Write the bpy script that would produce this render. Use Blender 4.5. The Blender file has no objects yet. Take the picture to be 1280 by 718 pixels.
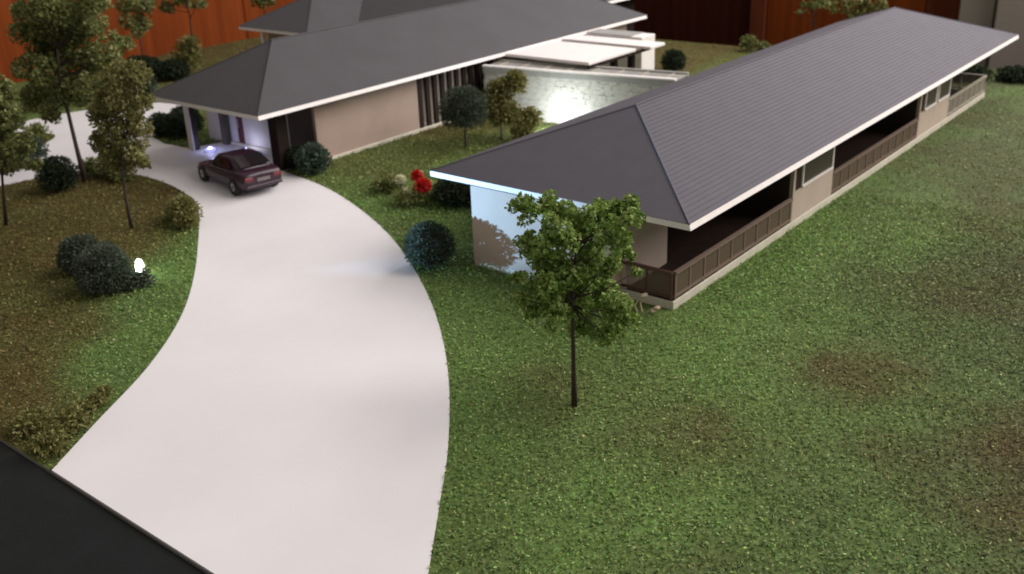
import bpy, bmesh, math, random
import numpy as np
from mathutils import Vector, Matrix

random.seed(11)
rng = np.random.default_rng(11)
scene = bpy.context.scene
C = scene.collection

# ------------------------------------------------------------------ camera
yaw, pitch, roll = math.radians(39.332), math.radians(23.307), math.radians(-2.223)
fw = Vector((math.cos(pitch) * math.cos(yaw), math.cos(pitch) * math.sin(yaw), -math.sin(pitch)))
rt = fw.cross(Vector((0, 0, 1))).normalized()
up = rt.cross(fw)
rt2 = rt * math.cos(roll) + up * math.sin(roll)
up2 = -rt * math.sin(roll) + up * math.cos(roll)
cam_data = bpy.data.cameras.new('camera')
cam = bpy.data.objects.new('camera', cam_data)
C.objects.link(cam)
m = Matrix.Identity(4)
for i in range(3):
    m[i][0], m[i][1], m[i][2] = rt2[i], up2[i], -fw[i]
m.translation = Vector((-22.808, -12.381, 12.344))
cam.matrix_world = m
cam_data.sensor_width = 36.0
cam_data.lens = 36.0 * 1246.76 / 1280.0
cam_data.clip_start = 0.1
cam_data.clip_end = 600
cam_data.dof.use_dof = True
cam_data.dof.focus_distance = 20.0
cam_data.dof.aperture_fstop = 0.50
scene.camera = cam

# ------------------------------------------------------------------ room light
world = bpy.data.worlds.new('World')
scene.world = world
world.use_nodes = True
bg = world.node_tree.nodes['Background']
bg.inputs['Color'].default_value = (1.0, 0.90, 0.84, 1)
bg.inputs['Strength'].default_value = 0.32


def area_lamp(name, loc, target, size, power, color):
    d = bpy.data.lights.new(name, 'AREA')
    d.shape = 'DISK'
    d.size = size
    d.energy = power
    d.color = color
    o = bpy.data.objects.new(name, d)
    C.objects.link(o)
    o.location = loc
    o.rotation_euler = (Vector(target) - Vector(loc)).to_track_quat('-Z', 'Y').to_euler()
    return o


area_lamp('ceiling_lamp', (85, 2, 52), (6, 12, 0), 56, 55000, (1.0, 0.94, 0.94))
area_lamp('ceiling_lamp', (36, -36, 50), (8, 10, 0), 62, 59000, (1.0, 0.92, 0.88))

scene.view_settings.view_transform = 'Standard'
scene.view_settings.look = 'None'
scene.view_settings.exposure = 0.0
scene.view_settings.gamma = 1.0
scene.render.engine = 'CYCLES'
scene.cycles.use_denoising = True
scene.cycles.max_bounces = 6
scene.cycles.filter_width = 1.7


# ------------------------------------------------------------------ materials
def mat(name, color, rough=0.7, noise=0.0, scale=8.0, bump=0.0, bscale=40.0, metal=0.0, spec=0.5, coat=0.0):
    mt = bpy.data.materials.new(name)
    mt.use_nodes = True
    nt = mt.node_tree
    b = nt.nodes['Principled BSDF']
    b.inputs['Base Color'].default_value = (*color, 1)
    b.inputs['Roughness'].default_value = rough
    b.inputs['Metallic'].default_value = metal
    b.inputs['Specular IOR Level'].default_value = spec
    b.inputs['Coat Weight'].default_value = coat
    tc = nt.nodes.new('ShaderNodeTexCoord')
    if noise:
        n = nt.nodes.new('ShaderNodeTexNoise')
        n.inputs['Scale'].default_value = scale
        n.inputs['Detail'].default_value = 5
        nt.links.new(tc.outputs['Object'], n.inputs['Vector'])
        r = nt.nodes.new('ShaderNodeValToRGB')
        r.color_ramp.elements[0].position = 0.3
        r.color_ramp.elements[1].position = 0.7
        r.color_ramp.elements[0].color = tuple(max(0, c * (1 - noise)) for c in color) + (1,)
        r.color_ramp.elements[1].color = tuple(min(1, c * (1 + noise)) for c in color) + (1,)
        nt.links.new(n.outputs['Fac'], r.inputs['Fac'])
        nt.links.new(r.outputs['Color'], b.inputs['Base Color'])
    if bump:
        n = nt.nodes.new('ShaderNodeTexNoise')
        n.inputs['Scale'].default_value = bscale
        n.inputs['Detail'].default_value = 4
        nt.links.new(tc.outputs['Object'], n.inputs['Vector'])
        bp = nt.nodes.new('ShaderNodeBump')
        bp.inputs['Strength'].default_value = bump
        bp.inputs['Distance'].default_value = 0.05
        nt.links.new(n.outputs['Fac'], bp.inputs['Height'])
        nt.links.new(bp.outputs['Normal'], b.inputs['Normal'])
    return mt


def attr_mat(name, rough=0.8, spec=0.3, noise=0.0, scale=10.0, trans=0.0):
    mt = bpy.data.materials.new(name)
    mt.use_nodes = True
    nt = mt.node_tree
    b = nt.nodes['Principled BSDF']
    b.inputs['Roughness'].default_value = rough
    b.inputs['Specular IOR Level'].default_value = spec
    a = nt.nodes.new('ShaderNodeAttribute')
    a.attribute_name = 'Col'
    out = a.outputs['Color']
    if noise:
        tc = nt.nodes.new('ShaderNodeTexCoord')
        n = nt.nodes.new('ShaderNodeTexNoise')
        n.inputs['Scale'].default_value = scale
        n.inputs['Detail'].default_value = 3
        nt.links.new(tc.outputs['Object'], n.inputs['Vector'])
        mr = nt.nodes.new('ShaderNodeMapRange')
        mr.inputs['From Min'].default_value = 0.3
        mr.inputs['From Max'].default_value = 0.7
        mr.inputs['To Min'].default_value = 1 - noise
        mr.inputs['To Max'].default_value = 1 + noise
        nt.links.new(n.outputs['Fac'], mr.inputs['Value'])
        mx = nt.nodes.new('ShaderNodeVectorMath')
        mx.operation = 'MULTIPLY'
        nt.links.new(out, mx.inputs[0])
        nt.links.new(mr.outputs['Result'], mx.inputs[1])
        out = mx.outputs['Vector']
    nt.links.new(out, b.inputs['Base Color'])
    if trans:                                   # thin foam and flock let light through
        t = nt.nodes.new('ShaderNodeBsdfTranslucent')
        mx = nt.nodes.new('ShaderNodeMixShader')
        mx.inputs['Fac'].default_value = trans
        nt.links.new(out, t.inputs['Color'])
        nt.links.new(b.outputs[0], mx.inputs[1])
        nt.links.new(t.outputs[0], mx.inputs[2])
        nt.links.new(mx.outputs[0], nt.nodes['Material Output'].inputs['Surface'])
    return mt


def pane_mat(name, color, opacity):
    mt = mat(name, color, 0.35, spec=0.25)
    nt = mt.node_tree
    b = nt.nodes['Principled BSDF']
    t = nt.nodes.new('ShaderNodeBsdfTransparent')
    mx = nt.nodes.new('ShaderNodeMixShader')
    mx.inputs['Fac'].default_value = opacity
    nt.links.new(t.outputs[0], mx.inputs[1])
    nt.links.new(b.outputs[0], mx.inputs[2])
    nt.links.new(mx.outputs[0], nt.nodes['Material Output'].inputs['Surface'])
    return mt


def glow_mat(name, color, strength):
    mt = mat(name, color, 0.4)
    b = mt.node_tree.nodes['Principled BSDF']
    b.inputs['Emission Color'].default_value = (*color, 1)
    b.inputs['Emission Strength'].default_value = strength
    return mt


def board_mat(name, dark, light, rough=0.75):
    """stained timber veneer with vertical grain"""
    mt = mat(name, dark, rough, spec=0.1)
    nt = mt.node_tree
    b = nt.nodes['Principled BSDF']
    tc = nt.nodes.new('ShaderNodeTexCoord')
    mp = nt.nodes.new('ShaderNodeMapping')
    mp.inputs['Scale'].default_value = (1.6, 1.6, 0.06)
    n = nt.nodes.new('ShaderNodeTexNoise')
    n.inputs['Scale'].default_value = 1.2
    n.inputs['Detail'].default_value = 6
    r = nt.nodes.new('ShaderNodeValToRGB')
    r.color_ramp.elements[0].position = 0.3
    r.color_ramp.elements[1].position = 0.72
    r.color_ramp.elements[0].color = (*dark, 1)
    r.color_ramp.elements[1].color = (*light, 1)
    nt.links.new(tc.outputs['Object'], mp.inputs['Vector'])
    nt.links.new(mp.outputs['Vector'], n.inputs['Vector'])
    nt.links.new(n.outputs['Fac'], r.inputs['Fac'])
    nt.links.new(r.outputs['Color'], b.inputs['Base Color'])
    return mt


M = dict(
    roof=mat('roof_grey', (0.088, 0.084, 0.099), 0.7, 0.05, 1.5, 0.06, 30, spec=0.2),
    roof_smooth=mat('roof_card_grey', (0.080, 0.078, 0.083), 0.7, 0.05, 0.6, 0.05, 30, spec=0.2),
    white=mat('white_trim', (0.88, 0.84, 0.82), 0.55, 0.04, 3.0),
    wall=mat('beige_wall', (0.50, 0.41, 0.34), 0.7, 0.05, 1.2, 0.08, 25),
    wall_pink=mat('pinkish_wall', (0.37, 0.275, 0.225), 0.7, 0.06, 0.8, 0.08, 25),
    wall_pale=mat('pale_wall', (0.58, 0.55, 0.52), 0.65, 0.04, 1.2),
    slab=mat('cream_slab', (0.60, 0.57, 0.47), 0.7, 0.10, 2.5),
    wood=mat('dark_timber', (0.016, 0.0085, 0.006), 0.65, 0.25, 4.0, spec=0.25),
    deck=mat('deck_brown', (0.034, 0.020, 0.0145), 0.8, 0.2, 3.0, spec=0.2),  # brown darkened to stand for the unlit verandah inside
    return_shaded=mat('return_shaded', (0.085, 0.062, 0.050), 0.75, 0.1, 2.0, spec=0.2),  # brown of the return wall with its shade put into the colour
    grey_beam=mat('grey_beam', (0.36, 0.355, 0.34), 0.5, 0.08, 2.0),
    rail=mat('rail_brown', (0.20, 0.145, 0.115), 0.55, 0.12, 6.0),
    rail_dark=mat('rail_dark_brown', (0.10, 0.052, 0.038), 0.5, 0.12, 6.0),
    rail_pale=mat('rail_pale', (0.42, 0.38, 0.31), 0.5, 0.1, 6.0),
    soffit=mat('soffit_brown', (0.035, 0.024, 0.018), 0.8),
    glass=mat('dark_glass', (0.055, 0.045, 0.040), 0.3, spec=0.35),
    pane=pane_mat('smoked_pane', (0.19, 0.145, 0.11), 0.5),
    pane_clear=pane_mat('clear_pane', (0.38, 0.34, 0.28), 0.45),  # clear infill, its pale reflection painted in as beige
    roof_glass=mat('grey_roof_glass', (0.34, 0.335, 0.31), 0.25, 0.15, 2.0),
    card=mat('white_card', (0.775, 0.762, 0.778), 0.6, 0.035, 0.30, 0.02, 60),
    board=mat('board_grey', (0.25, 0.24, 0.22), 0.8),
    black=mat('black_paint', (0.009, 0.0115, 0.0115), 0.6, 0.2, 1.0, spec=0.2),
    orange=board_mat('orange_veneer', (0.15, 0.030, 0.005), (0.25, 0.055, 0.010)),
    maroon=board_mat('shaded_red_veneer', (0.030, 0.0065, 0.003), (0.055, 0.012, 0.005)),  # panel in shadow, the shade painted as a darker veneer
    brown=board_mat('brown_veneer', (0.10, 0.024, 0.010), (0.15, 0.038, 0.015)),
    grey=mat('grey_paint', (0.30, 0.27, 0.23), 0.7, 0.05, 0.3),
    grey_dark=mat('dark_grey_paint', (0.075, 0.063, 0.05), 0.7, 0.05, 0.3),
    carpet=mat('floor_carpet', (0.06, 0.045, 0.035), 0.9, 0.2, 1.0),
    bark=mat('bark', (0.045, 0.030, 0.022), 0.85, 0.3, 8.0, 0.3, 20),
    leaf=attr_mat('leaf', 0.75, 0.25, trans=0.25),
    turf=attr_mat('turf', 0.8, 0.25, trans=0.3),
    soil=attr_mat('turf_base', 0.95, 0.1, 0.35, 9.0),
    maroon_paint=mat('maroon_car_paint', (0.027, 0.0065, 0.019), 0.42, 0.0, coat=0.3),
    car_glass=mat('car_glass', (0.018, 0.014, 0.016), 0.1, spec=0.7),
    tyre=mat('tyre_rubber', (0.018, 0.018, 0.018), 0.8),
    rim=mat('rim_silver', (0.42, 0.42, 0.43), 0.3, metal=0.8),
    tail=mat('tail_light_red', (0.16, 0.008, 0.014), 0.3, coat=0.5),
    lamp_clear=mat('headlight_glass', (0.55, 0.55, 0.55), 0.15),
    plate=mat('plate_pale', (0.20, 0.17, 0.17), 0.5),
    red_door=mat('red_door', (0.085, 0.012, 0.014), 0.5, 0.25, 3.0),
    red=mat('red_flower', (0.62, 0.025, 0.02), 0.6, 0.2, 5.0),
    cream=mat('cream_flower', (0.62, 0.62, 0.42), 0.7, 0.15, 6.0),
    stone=mat('rough_stone', (0.58, 0.57, 0.53), 0.8, 0.18, 3.5, 0.9, 5.0),
    twig=mat('dry_twig', (0.50, 0.40, 0.28), 0.8, 0.15, 9.0),
    led_glow=glow_mat('led_glow', (0.92, 1.0, 0.95), 9.0),
    led_blue=glow_mat('led_blue', (0.50, 0.50, 1.0), 0.75),
)


# ------------------------------------------------------------------ helpers
def tag(o, label=None, cat=None, group=None, kind=None):
    if label:
        o['label'] = label
    if cat:
        o['category'] = cat
    if group:
        o['group'] = group
    if kind:
        o['kind'] = kind
    return o


def origin_of(parent):
    v = Vector((0, 0, 0))
    while parent is not None:
        v += parent.location
        parent = parent.parent
    return v


def link(name, me, material, parent=None, loc=None, smooth=False):
    if material is not None and not me.materials:
        me.materials.append(material)
    if smooth:
        for p in me.polygons:
            p.use_smooth = True
    o = bpy.data.objects.new(name, me)
    C.objects.link(o)
    o.parent = parent
    if loc is not None:
        o.location = loc
    return o


def thing(name, label, cat, loc=(0, 0, 0), rz=0.0, group=None):
    o = bpy.data.objects.new(name, None)
    C.objects.link(o)
    o.empty_display_size = 0.3
    o.location = loc
    o.rotation_euler = (0, 0, rz)
    return tag(o, label, cat, group)


def sub(name, parent):
    o = bpy.data.objects.new(name, None)
    C.objects.link(o)
    o.empty_display_size = 0.2
    o.parent = parent
    return o


class MB:
    """collects faces; build() links them as one mesh object. Coordinates are world ones unless local=True."""

    def __init__(self):
        self.v, self.f = [], []

    def face(self, pts):
        n = len(self.v)
        self.v += [tuple(p) for p in pts]
        self.f.append(tuple(range(n, n + len(pts))))
        return self

    def hexa(self, a):
        n = len(self.v)
        self.v += [tuple(p) for p in a]
        for q in ((0, 3, 2, 1), (4, 5, 6, 7), (0, 1, 5, 4), (1, 2, 6, 5), (2, 3, 7, 6), (3, 0, 4, 7)):
            self.f.append(tuple(n + i for i in q))
        return self

    def box(self, x0, x1, y0, y1, z0, z1):
        return self.hexa([(x0, y0, z0), (x1, y0, z0), (x1, y1, z0), (x0, y1, z0),
                          (x0, y0, z1), (x1, y0, z1), (x1, y1, z1), (x0, y1, z1)])

    def tube(self, pts, rad, seg=7):
        n0 = len(self.v)
        pts = [Vector(p) for p in pts]
        if not hasattr(rad, '__len__'):
            rad = [rad] * len(pts)
        for i, p in enumerate(pts):
            d = (pts[min(i + 1, len(pts) - 1)] - pts[max(i - 1, 0)]).normalized()
            a = d.cross(Vector((0.31, 0.87, 0.11))).normalized()
            b = d.cross(a)
            for k in range(seg):
                t = 2 * math.pi * k / seg
                self.v.append(tuple(p + (a * math.cos(t) + b * math.sin(t)) * rad[i]))
        for i in range(len(pts) - 1):
            for k in range(seg):
                a0, a1 = n0 + i * seg + k, n0 + i * seg + (k + 1) % seg
                self.f.append((a0, a1, a1 + seg, a0 + seg))
        self.f.append(tuple(n0 + k for k in range(seg))[::-1])
        self.f.append(tuple(n0 + (len(pts) - 1) * seg + k for k in range(seg)))
        return self

    def ring(self, rings, close=True):
        """loft of closed rings, caps included"""
        n0, s = len(self.v), len(rings[0])
        for r in rings:
            self.v += [tuple(p) for p in r]
        for i in range(len(rings) - 1):
            for k in range(s):
                a, b = n0 + i * s + k, n0 + i * s + (k + 1) % s
                self.f.append((a, b, b + s, a + s))
        if close:
            self.f.append(tuple(n0 + k for k in range(s))[::-1])
            self.f.append(tuple(n0 + (len(rings) - 1) * s + k for k in range(s)))
        return self

    def build(self, name, material, parent=None, smooth=False, bevel=0.0, local=False, subsurf=0):
        off = Vector((0, 0, 0)) if local else origin_of(parent)
        me = bpy.data.meshes.new(name)
        me.from_pydata([(a - off.x, b - off.y, c - off.z) for a, b, c in self.v], [], self.f)
        bm = bmesh.new()
        bm.from_mesh(me)
        bmesh.ops.recalc_face_normals(bm, faces=bm.faces)
        bm.to_mesh(me)
        bm.free()
        o = link(name, me, material, parent, smooth=smooth)
        if bevel:
            b = o.modifiers.new('bevel', 'BEVEL')
            b.width = bevel
            b.segments = 2
            b.limit_method = 'ANGLE'
        if subsurf:
            s = o.modifiers.new('subsurf', 'SUBSURF')
            s.levels = s.render_levels = subsurf
        return o


def quads_mesh(name, verts, cols):
    """fast mesh of loose quads: verts (n,4,3), cols (n,3)"""
    n = len(verts)
    me = bpy.data.meshes.new(name)
    me.vertices.add(n * 4)
    me.vertices.foreach_set('co', verts.reshape(-1).astype(np.float32))
    me.loops.add(n * 4)
    me.loops.foreach_set('vertex_index', np.arange(n * 4, dtype=np.int32))
    me.polygons.add(n)
    me.polygons.foreach_set('loop_start', np.arange(0, n * 4, 4, dtype=np.int32))
    me.update(calc_edges=True)
    at = me.color_attributes.new('Col', 'FLOAT_COLOR', 'POINT')
    c4 = np.ones((n * 4, 4), np.float32)
    c4[:, :3] = np.repeat(cols, 4, axis=0)
    at.data.foreach_set('color', c4.reshape(-1))
    return me


def unit(a):
    return a / np.maximum(np.linalg.norm(a, axis=-1, keepdims=True), 1e-9)


def leaf_quads(cent, direc, length, width, jitter=0.9):
    """rhombic leaves: centre, rough pointing direction, sizes"""
    n = len(cent)
    d = unit(direc + rng.normal(0, jitter, (n, 3)))
    s = unit(np.cross(d, rng.normal(0, 1, (n, 3))))
    nn = np.cross(d, s)
    L = length * rng.uniform(0.6, 1.3, (n, 1))
    W = width * rng.uniform(0.6, 1.3, (n, 1))
    q = np.stack([cent - d * L * .5, cent + s * W * .5 + nn * W * .15, cent + d * L * .5, cent - s * W * .5 + nn * W * .15], 1)
    return q


def lattice(seed, n=64):
    return np.random.default_rng(seed).random((n, n))


_LAT = [lattice(s) for s in (1, 2, 3, 4, 5)]


def vnoise(x, y, scale, k=0):
    t = _LAT[k]
    n = t.shape[0]
    x, y = np.asarray(x) / scale + 1000, np.asarray(y) / scale + 1000
    xi, yi = np.floor(x).astype(int), np.floor(y).astype(int)
    fx, fy = x - xi, y - yi
    fx, fy = fx * fx * (3 - 2 * fx), fy * fy * (3 - 2 * fy)
    a, b = t[xi % n, yi % n], t[(xi + 1) % n, yi % n]
    c, d = t[xi % n, (yi + 1) % n], t[(xi + 1) % n, (yi + 1) % n]
    return (a * (1 - fx) + b * fx) * (1 - fy) + (c * (1 - fx) + d * fx) * fy


def catmull(pts, sub_=6, closed=False):
    out = []
    n = len(pts)
    for i in range(n if closed else n - 1):
        g = (lambda j: pts[j % n]) if closed else (lambda j: pts[max(0, min(n - 1, j))])
        p0, p1, p2, p3 = (np.array(g(i + k - 1), float) for k in range(4))
        for s in range(sub_):
            t = s / sub_
            out.append(tuple(0.5 * (2 * p1 + (p2 - p0) * t + (2 * p0 - 5 * p1 + 4 * p2 - p3) * t * t + (3 * p1 - p0 - 3 * p2 + p3) * t ** 3)))
    if not closed:
        out.append(tuple(pts[-1]))
    return out


def inside(px, py, poly):
    r = np.zeros(len(px), bool)
    n = len(poly)
    for i in range(n):
        x0, y0 = poly[i]
        x1, y1 = poly[(i + 1) % n]
        if y0 == y1:
            continue
        cnd = ((y0 > py) != (y1 > py)) & (px < (x1 - x0) * (py - y0) / (y1 - y0) + x0)
        r ^= cnd
    return r


def slab_from_poly(poly, z0, z1):
    bm = bmesh.new()
    vs = [bm.verts.new((x, y, z1)) for x, y in poly]
    top = bm.faces.new(vs)
    lo = [bm.verts.new((x, y, z0)) for x, y in poly]
    n = len(vs)
    for i in range(n):
        bm.faces.new((vs[i], lo[i], lo[(i + 1) % n], vs[(i + 1) % n]))
    bmesh.ops.triangulate(bm, faces=[top])
    bmesh.ops.recalc_face_normals(bm, faces=bm.faces)
    me = bpy.data.meshes.new('sheet')
    bm.to_mesh(me)
    bm.free()
    return me

# ------------------------------------------------------------------ the base board, lawn, driveway
BX0, BX1, BY0, BY1 = -14.65, 40.2, -34.0, 53.6
tag(MB().box(BX0, BX1, BY0, BY1, -1.6, -0.02).build('model_base', M['board']), 'grey board under the whole model landscape', 'base board', kind='structure')
tf = thing('table_frame', 'black painted border along the front edge of the model', 'frame', (BX0, 5, -1.6))
MB().box(BX0 - 5.5, BX0 - 0.03, BY0 - 5.5, BY1 + 5.5, -1.75, -0.06).build('border_rail', M['black'], tf, bevel=0.04)
MB().box(BX0 - 5.5, BX0 - 5.1, BY0 - 5.5, BY1 + 5.5, -8.0, -1.75).build('skirt', M['black'], tf)

right_edge = catmull([(-14.65, -3.2), (-12.23, -1.4), (-10.67, -.24), (-8.73, 1.23), (-6.46, 3.23), (-4.48, 5.27), (-2.63, 7.52),
                      (-.79, 10.15), (.85, 12.94), (2.33, 16.22), (3.29, 19.19), (3.75, 22.2)])
porch_edge = [(5.4, 22.3), (5.4, 28.7), (3.83, 29.2), (3.7, 31.0), (4.16, 32.8), (5.9, 33.7), (8.5, 36.2), (9.4, 37.8)]
far_edge = catmull([(9.0, 39.6), (5.8, 41.6), (3.1, 42.2), (1.8, 42.4), (-4, 44), (-14.65, 46)])
left_edge = catmull([(-14.65, 36.5), (-9, 33.2), (-5, 31.4), (-3, 30.9), (-1.23, 30.2), (-.24, 27.93), (-.10, 25.57), (-.66, 22.84), (-1.49, 20.95),
                     (-3.6, 17.97), (-6.0, 14.86), (-8.12, 12.53), (-10.47, 10.57), (-12.92, 9.02), (-14.65, 7.91)])
DRIVE = right_edge + porch_edge + far_edge + left_edge
ISLAND = catmull([(1.3, 38.5), (1.5, 37.4), (0.2, 36.2), (-1.3, 34.2), (-2.8, 33.0), (-5.5, 33.6), (-8, 36), (-7, 40), (-1.5, 40.6)], 5, True)
drv = link('driveway', slab_from_poly(DRIVE, -0.015, 0.035), M['card'])
tag(drv, 'smooth white card driveway curving up to the car porch', 'driveway', kind='structure')

PATCH = [(-5.1, -2.7, 1.7, .9), (-6.0, -2.0, .9, .6), (-0.2, -5.0, 1.5, .95), (-4.9, 1.0, 1.2, .8), (-5.6, .2, .8, .6), (-1.5, -9.2, 1.7, .75), (-4.2, -9.6, 1.4, .6), (-3.2, -6.7, 1.2, .45), (0.8, 8.6, .9, .7),
         (1.2, 6.2, 1.2, .2), (6.5, -6.2, 2.4, .45), (13, -4.5, 2.5, .35)]


def lawn_colour(x, y):
    """albedo of the flock: greens, olive and bare brown patches"""
    x, y = np.asarray(x, float), np.asarray(y, float)
    green = np.array([0.190, 0.300, 0.088])
    sage = np.array([0.128, 0.158, 0.074])
    brown = np.array([0.150, 0.118, 0.055])
    olive = np.array([0.170, 0.146, 0.050])
    n1 = vnoise(x, y, 3.1, 0) * .6 + vnoise(x, y, 1.1, 1) * .4
    n2 = vnoise(x, y, 4.7, 2) * .55 + vnoise(x, y, 0.8, 3) * .45
    away = np.clip((-(y) - 1.0 + .35 * x) / 9.0, 0, 1)             # greyer turf on the open side
    g = np.clip(away * .9 + (n1 - .5) * .9, 0, 1)[..., None]
    col = green * (1 - g) + sage * g
    p = np.zeros_like(x)
    for cx, cy, r, a in PATCH:
        d2 = ((x - cx) ** 2 + (y - cy) ** 2) / (r * r)
        p = np.maximum(p, a * np.exp(-d2))
    p = np.clip(p * (0.25 + 1.0 * n2) + np.clip(n2 - .72, 0, 1) * 1.4, 0, .9)[..., None]
    col = col * (1 - p) + brown * p
    lf = np.clip((y - (x + 1.6) * 0.95 - 18.6) / 4.0, 0, 1)           # the island of older olive flock by the drive
    lf = np.where(x < 0, lf, np.clip((y - 13.5) / 5, 0, 1) * np.clip(.55 + (x - 8) / 22, 0, 1))
    near_drive = np.exp(-((x + 7.2) ** 2 + (y - 14.6) ** 2) / 7.0)
    near_drive = np.maximum(near_drive, np.exp(-((x + 10.2) ** 2 + (y - 11.8) ** 2) / 3.0))
    lf = np.clip(lf * 1.0 - near_drive * 1.0 + (n1 - .5) * .5, 0, 1)[..., None]
    old = olive * (1 - n2[..., None] * .8) + np.array([0.140, 0.104, 0.040]) * (n2[..., None] * .8)
    col = col * (1 - lf) + old * lf
    return col


# ground sheet under the flock: slightly lumpy grid
NX, NY = 260, 400
gx, gy = np.meshgrid(np.linspace(BX0, BX1, NX), np.linspace(BY0, BY1, NY), indexing='ij')
gz = (vnoise(gx, gy, 0.9, 1) - .5) * 0.02
gv = np.stack([gx, gy, gz], -1).reshape(-1, 3)
me = bpy.data.meshes.new('lawn')
idx = np.arange(NX * NY).reshape(NX, NY)
gf = np.stack([idx[:-1, :-1], idx[1:, :-1], idx[1:, 1:], idx[:-1, 1:]], -1).reshape(-1, 4)
me.vertices.add(len(gv))
me.vertices.foreach_set('co', gv.reshape(-1).astype(np.float32))
me.loops.add(gf.size)
me.loops.foreach_set('vertex_index', gf.reshape(-1).astype(np.int32))
me.polygons.add(len(gf))
me.polygons.foreach_set('loop_start', np.arange(0, gf.size, 4, dtype=np.int32))
me.update(calc_edges=True)
at = me.color_attributes.new('Col', 'FLOAT_COLOR', 'POINT')
gc = np.ones((len(gv), 4), np.float32)
gc[:, :3] = lawn_colour(gv[:, 0], gv[:, 1]) * 0.62
at.data.foreach_set('color', gc.reshape(-1))
tag(link('lawn', me, M['soil']), 'lumpy green and brown flocked lawn of the model', 'lawn', kind='structure')
isl = link('grass_island', slab_from_poly(ISLAND, 0.03, 0.075), None)
isl_col = isl.data.color_attributes.new('Col', 'FLOAT_COLOR', 'POINT')
ic = np.ones((len(isl.data.vertices), 4), np.float32)
ic[:, :3] = (0.085, 0.085, 0.025)
isl_col.data.foreach_set('color', ic.reshape(-1))
isl.data.materials.append(M['soil'])
tag(isl, 'grass island ringed by the white driveway', 'grass island', kind='structure')

# flock: hundreds of thousands of tiny flakes nobody could count
FOOT = [(0.05, 32.6, .72, 8.1), (2.6, 31.2, 21.6, 28.4), (17.5, 36, 36, 42)]


def flock(n, x0, x1, y0, y1, size, keep_far):
    x = rng.uniform(x0, x1, n)
    y = rng.uniform(y0, y1, n)
    d = np.hypot(x + 22.8, y + 12.4)
    # only where the camera and its neighbours could look, thinner with distance
    prob = np.clip((24.0 / d) ** 1.6, keep_far, 1)
    ok = rng.random(n) < prob
    dr = inside(x, y, DRIVE) & ~inside(x, y, ISLAND)
    ok &= ~dr
    for a, b, c_, d_ in FOOT:
        ok &= ~((x > a) & (x < b) & (y > c_) & (y < d_))
    x, y, d = x[ok], y[ok], d[ok]
    n = len(x)
    sz = size * np.clip(d / 27.0, .95, 1.2)
    z = rng.uniform(0.0, 0.075, n) * np.clip(d / 26, 1, 1.4) + np.where(inside(x, y, ISLAND), 0.07, 0)
    cent = np.stack([x, y, z], 1)
    direc = np.stack([rng.normal(0, 1, n), rng.normal(0, 1, n), rng.uniform(.1, 1.1, n)], 1)
    nrm = unit(np.stack([rng.normal(0, .55, n), rng.normal(0, .55, n), np.ones(n)], 1))
    dd = unit(np.cross(nrm, direc))
    up_ = rng.random(n) < .16                                  # some fibres stand upright and catch the light
    dd[up_] = unit(np.stack([rng.normal(0, .3, n), rng.normal(0, .3, n), np.ones(n)], 1))[up_]
    ss = unit(np.cross(np.where(up_[:, None], rng.normal(0, 1, (n, 3)), nrm), dd))
    La = (sz * rng.uniform(.5, 1.0, n))[:, None]
    Wa = (sz * rng.uniform(.28, .55, n))[:, None]
    Wa[up_] *= .7
    La[up_] *= 1.25
    q = np.stack([cent - dd * La, cent + ss * Wa, cent + dd * La, cent - ss * Wa], 1)
    col = lawn_colour(x, y)
    k = rng.lognormal(0, .36, (n, 1)) * np.where(up_, 1.25, 1)[:, None]
    glint = (rng.random((n, 1)) < .03)  # a few flakes coloured paler to paint specular glints
    col = np.clip(col * k, .01, .5)
    col = np.where(glint, np.clip(col * 1.7 + np.array([.15, .16, .09]), 0, .7), col)
    col *= 1 + rng.normal(0, .10, (n, 3))
    return q, np.clip(col, .005, .7)


parts = [flock(500000, -14.6, 14, -20, 34, .058, .0), flock(290000, 2, 40, -13, 34, .058, .30), flock(110000, -14.6, 40, 28, 53.4, .065, .25)]
qs = np.concatenate([p[0] for p in parts])
cs = np.concatenate([p[1] for p in parts])
tag(link('grass', quads_mesh('grass', qs, cs), M['turf']), 'short flocked model grass over the lawns', 'grass', kind='stuff')

# ------------------------------------------------------------------ room behind the model
rw = bpy.data.objects.new('room_wall', None)
C.objects.link(rw)
tag(rw, 'wood veneer panels and grey posts behind the model', 'wall', kind='structure')
for a, b, mt in ((-40, -4, 'brown'), (-3.9, 14, 'orange'), (14.1, 31, 'orange'), (31.1, 49, 'orange')):
    MB().box(a, b, 60.0, 60.6, -12, 11).build('panel', M[mt], rw)
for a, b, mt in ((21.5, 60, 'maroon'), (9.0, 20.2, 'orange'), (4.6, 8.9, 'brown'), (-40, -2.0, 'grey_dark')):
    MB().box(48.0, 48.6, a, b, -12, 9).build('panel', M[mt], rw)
MB().box(47.6, 48.4, 20.3, 21.4, -12, 9).build('post', M['brown'], rw)
MB().box(46.2, 47.4, 4.2, 6.3, -12, 9).build('post', M['grey'], rw, bevel=.1)
MB().box(45.4, 46.8, 1.2, 3.9, -12, 9).build('post', M['grey'], rw, bevel=.1)
MB().box(48.0, 48.6, -2.0, 4.5, -12, 9).build('panel', M['grey_dark'], rw)
tag(MB().box(-60, 80, -60, 80, -12.6, -12.2).build('floor', M['carpet']), 'dark floor of the room far below', 'floor', kind='structure')


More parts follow.
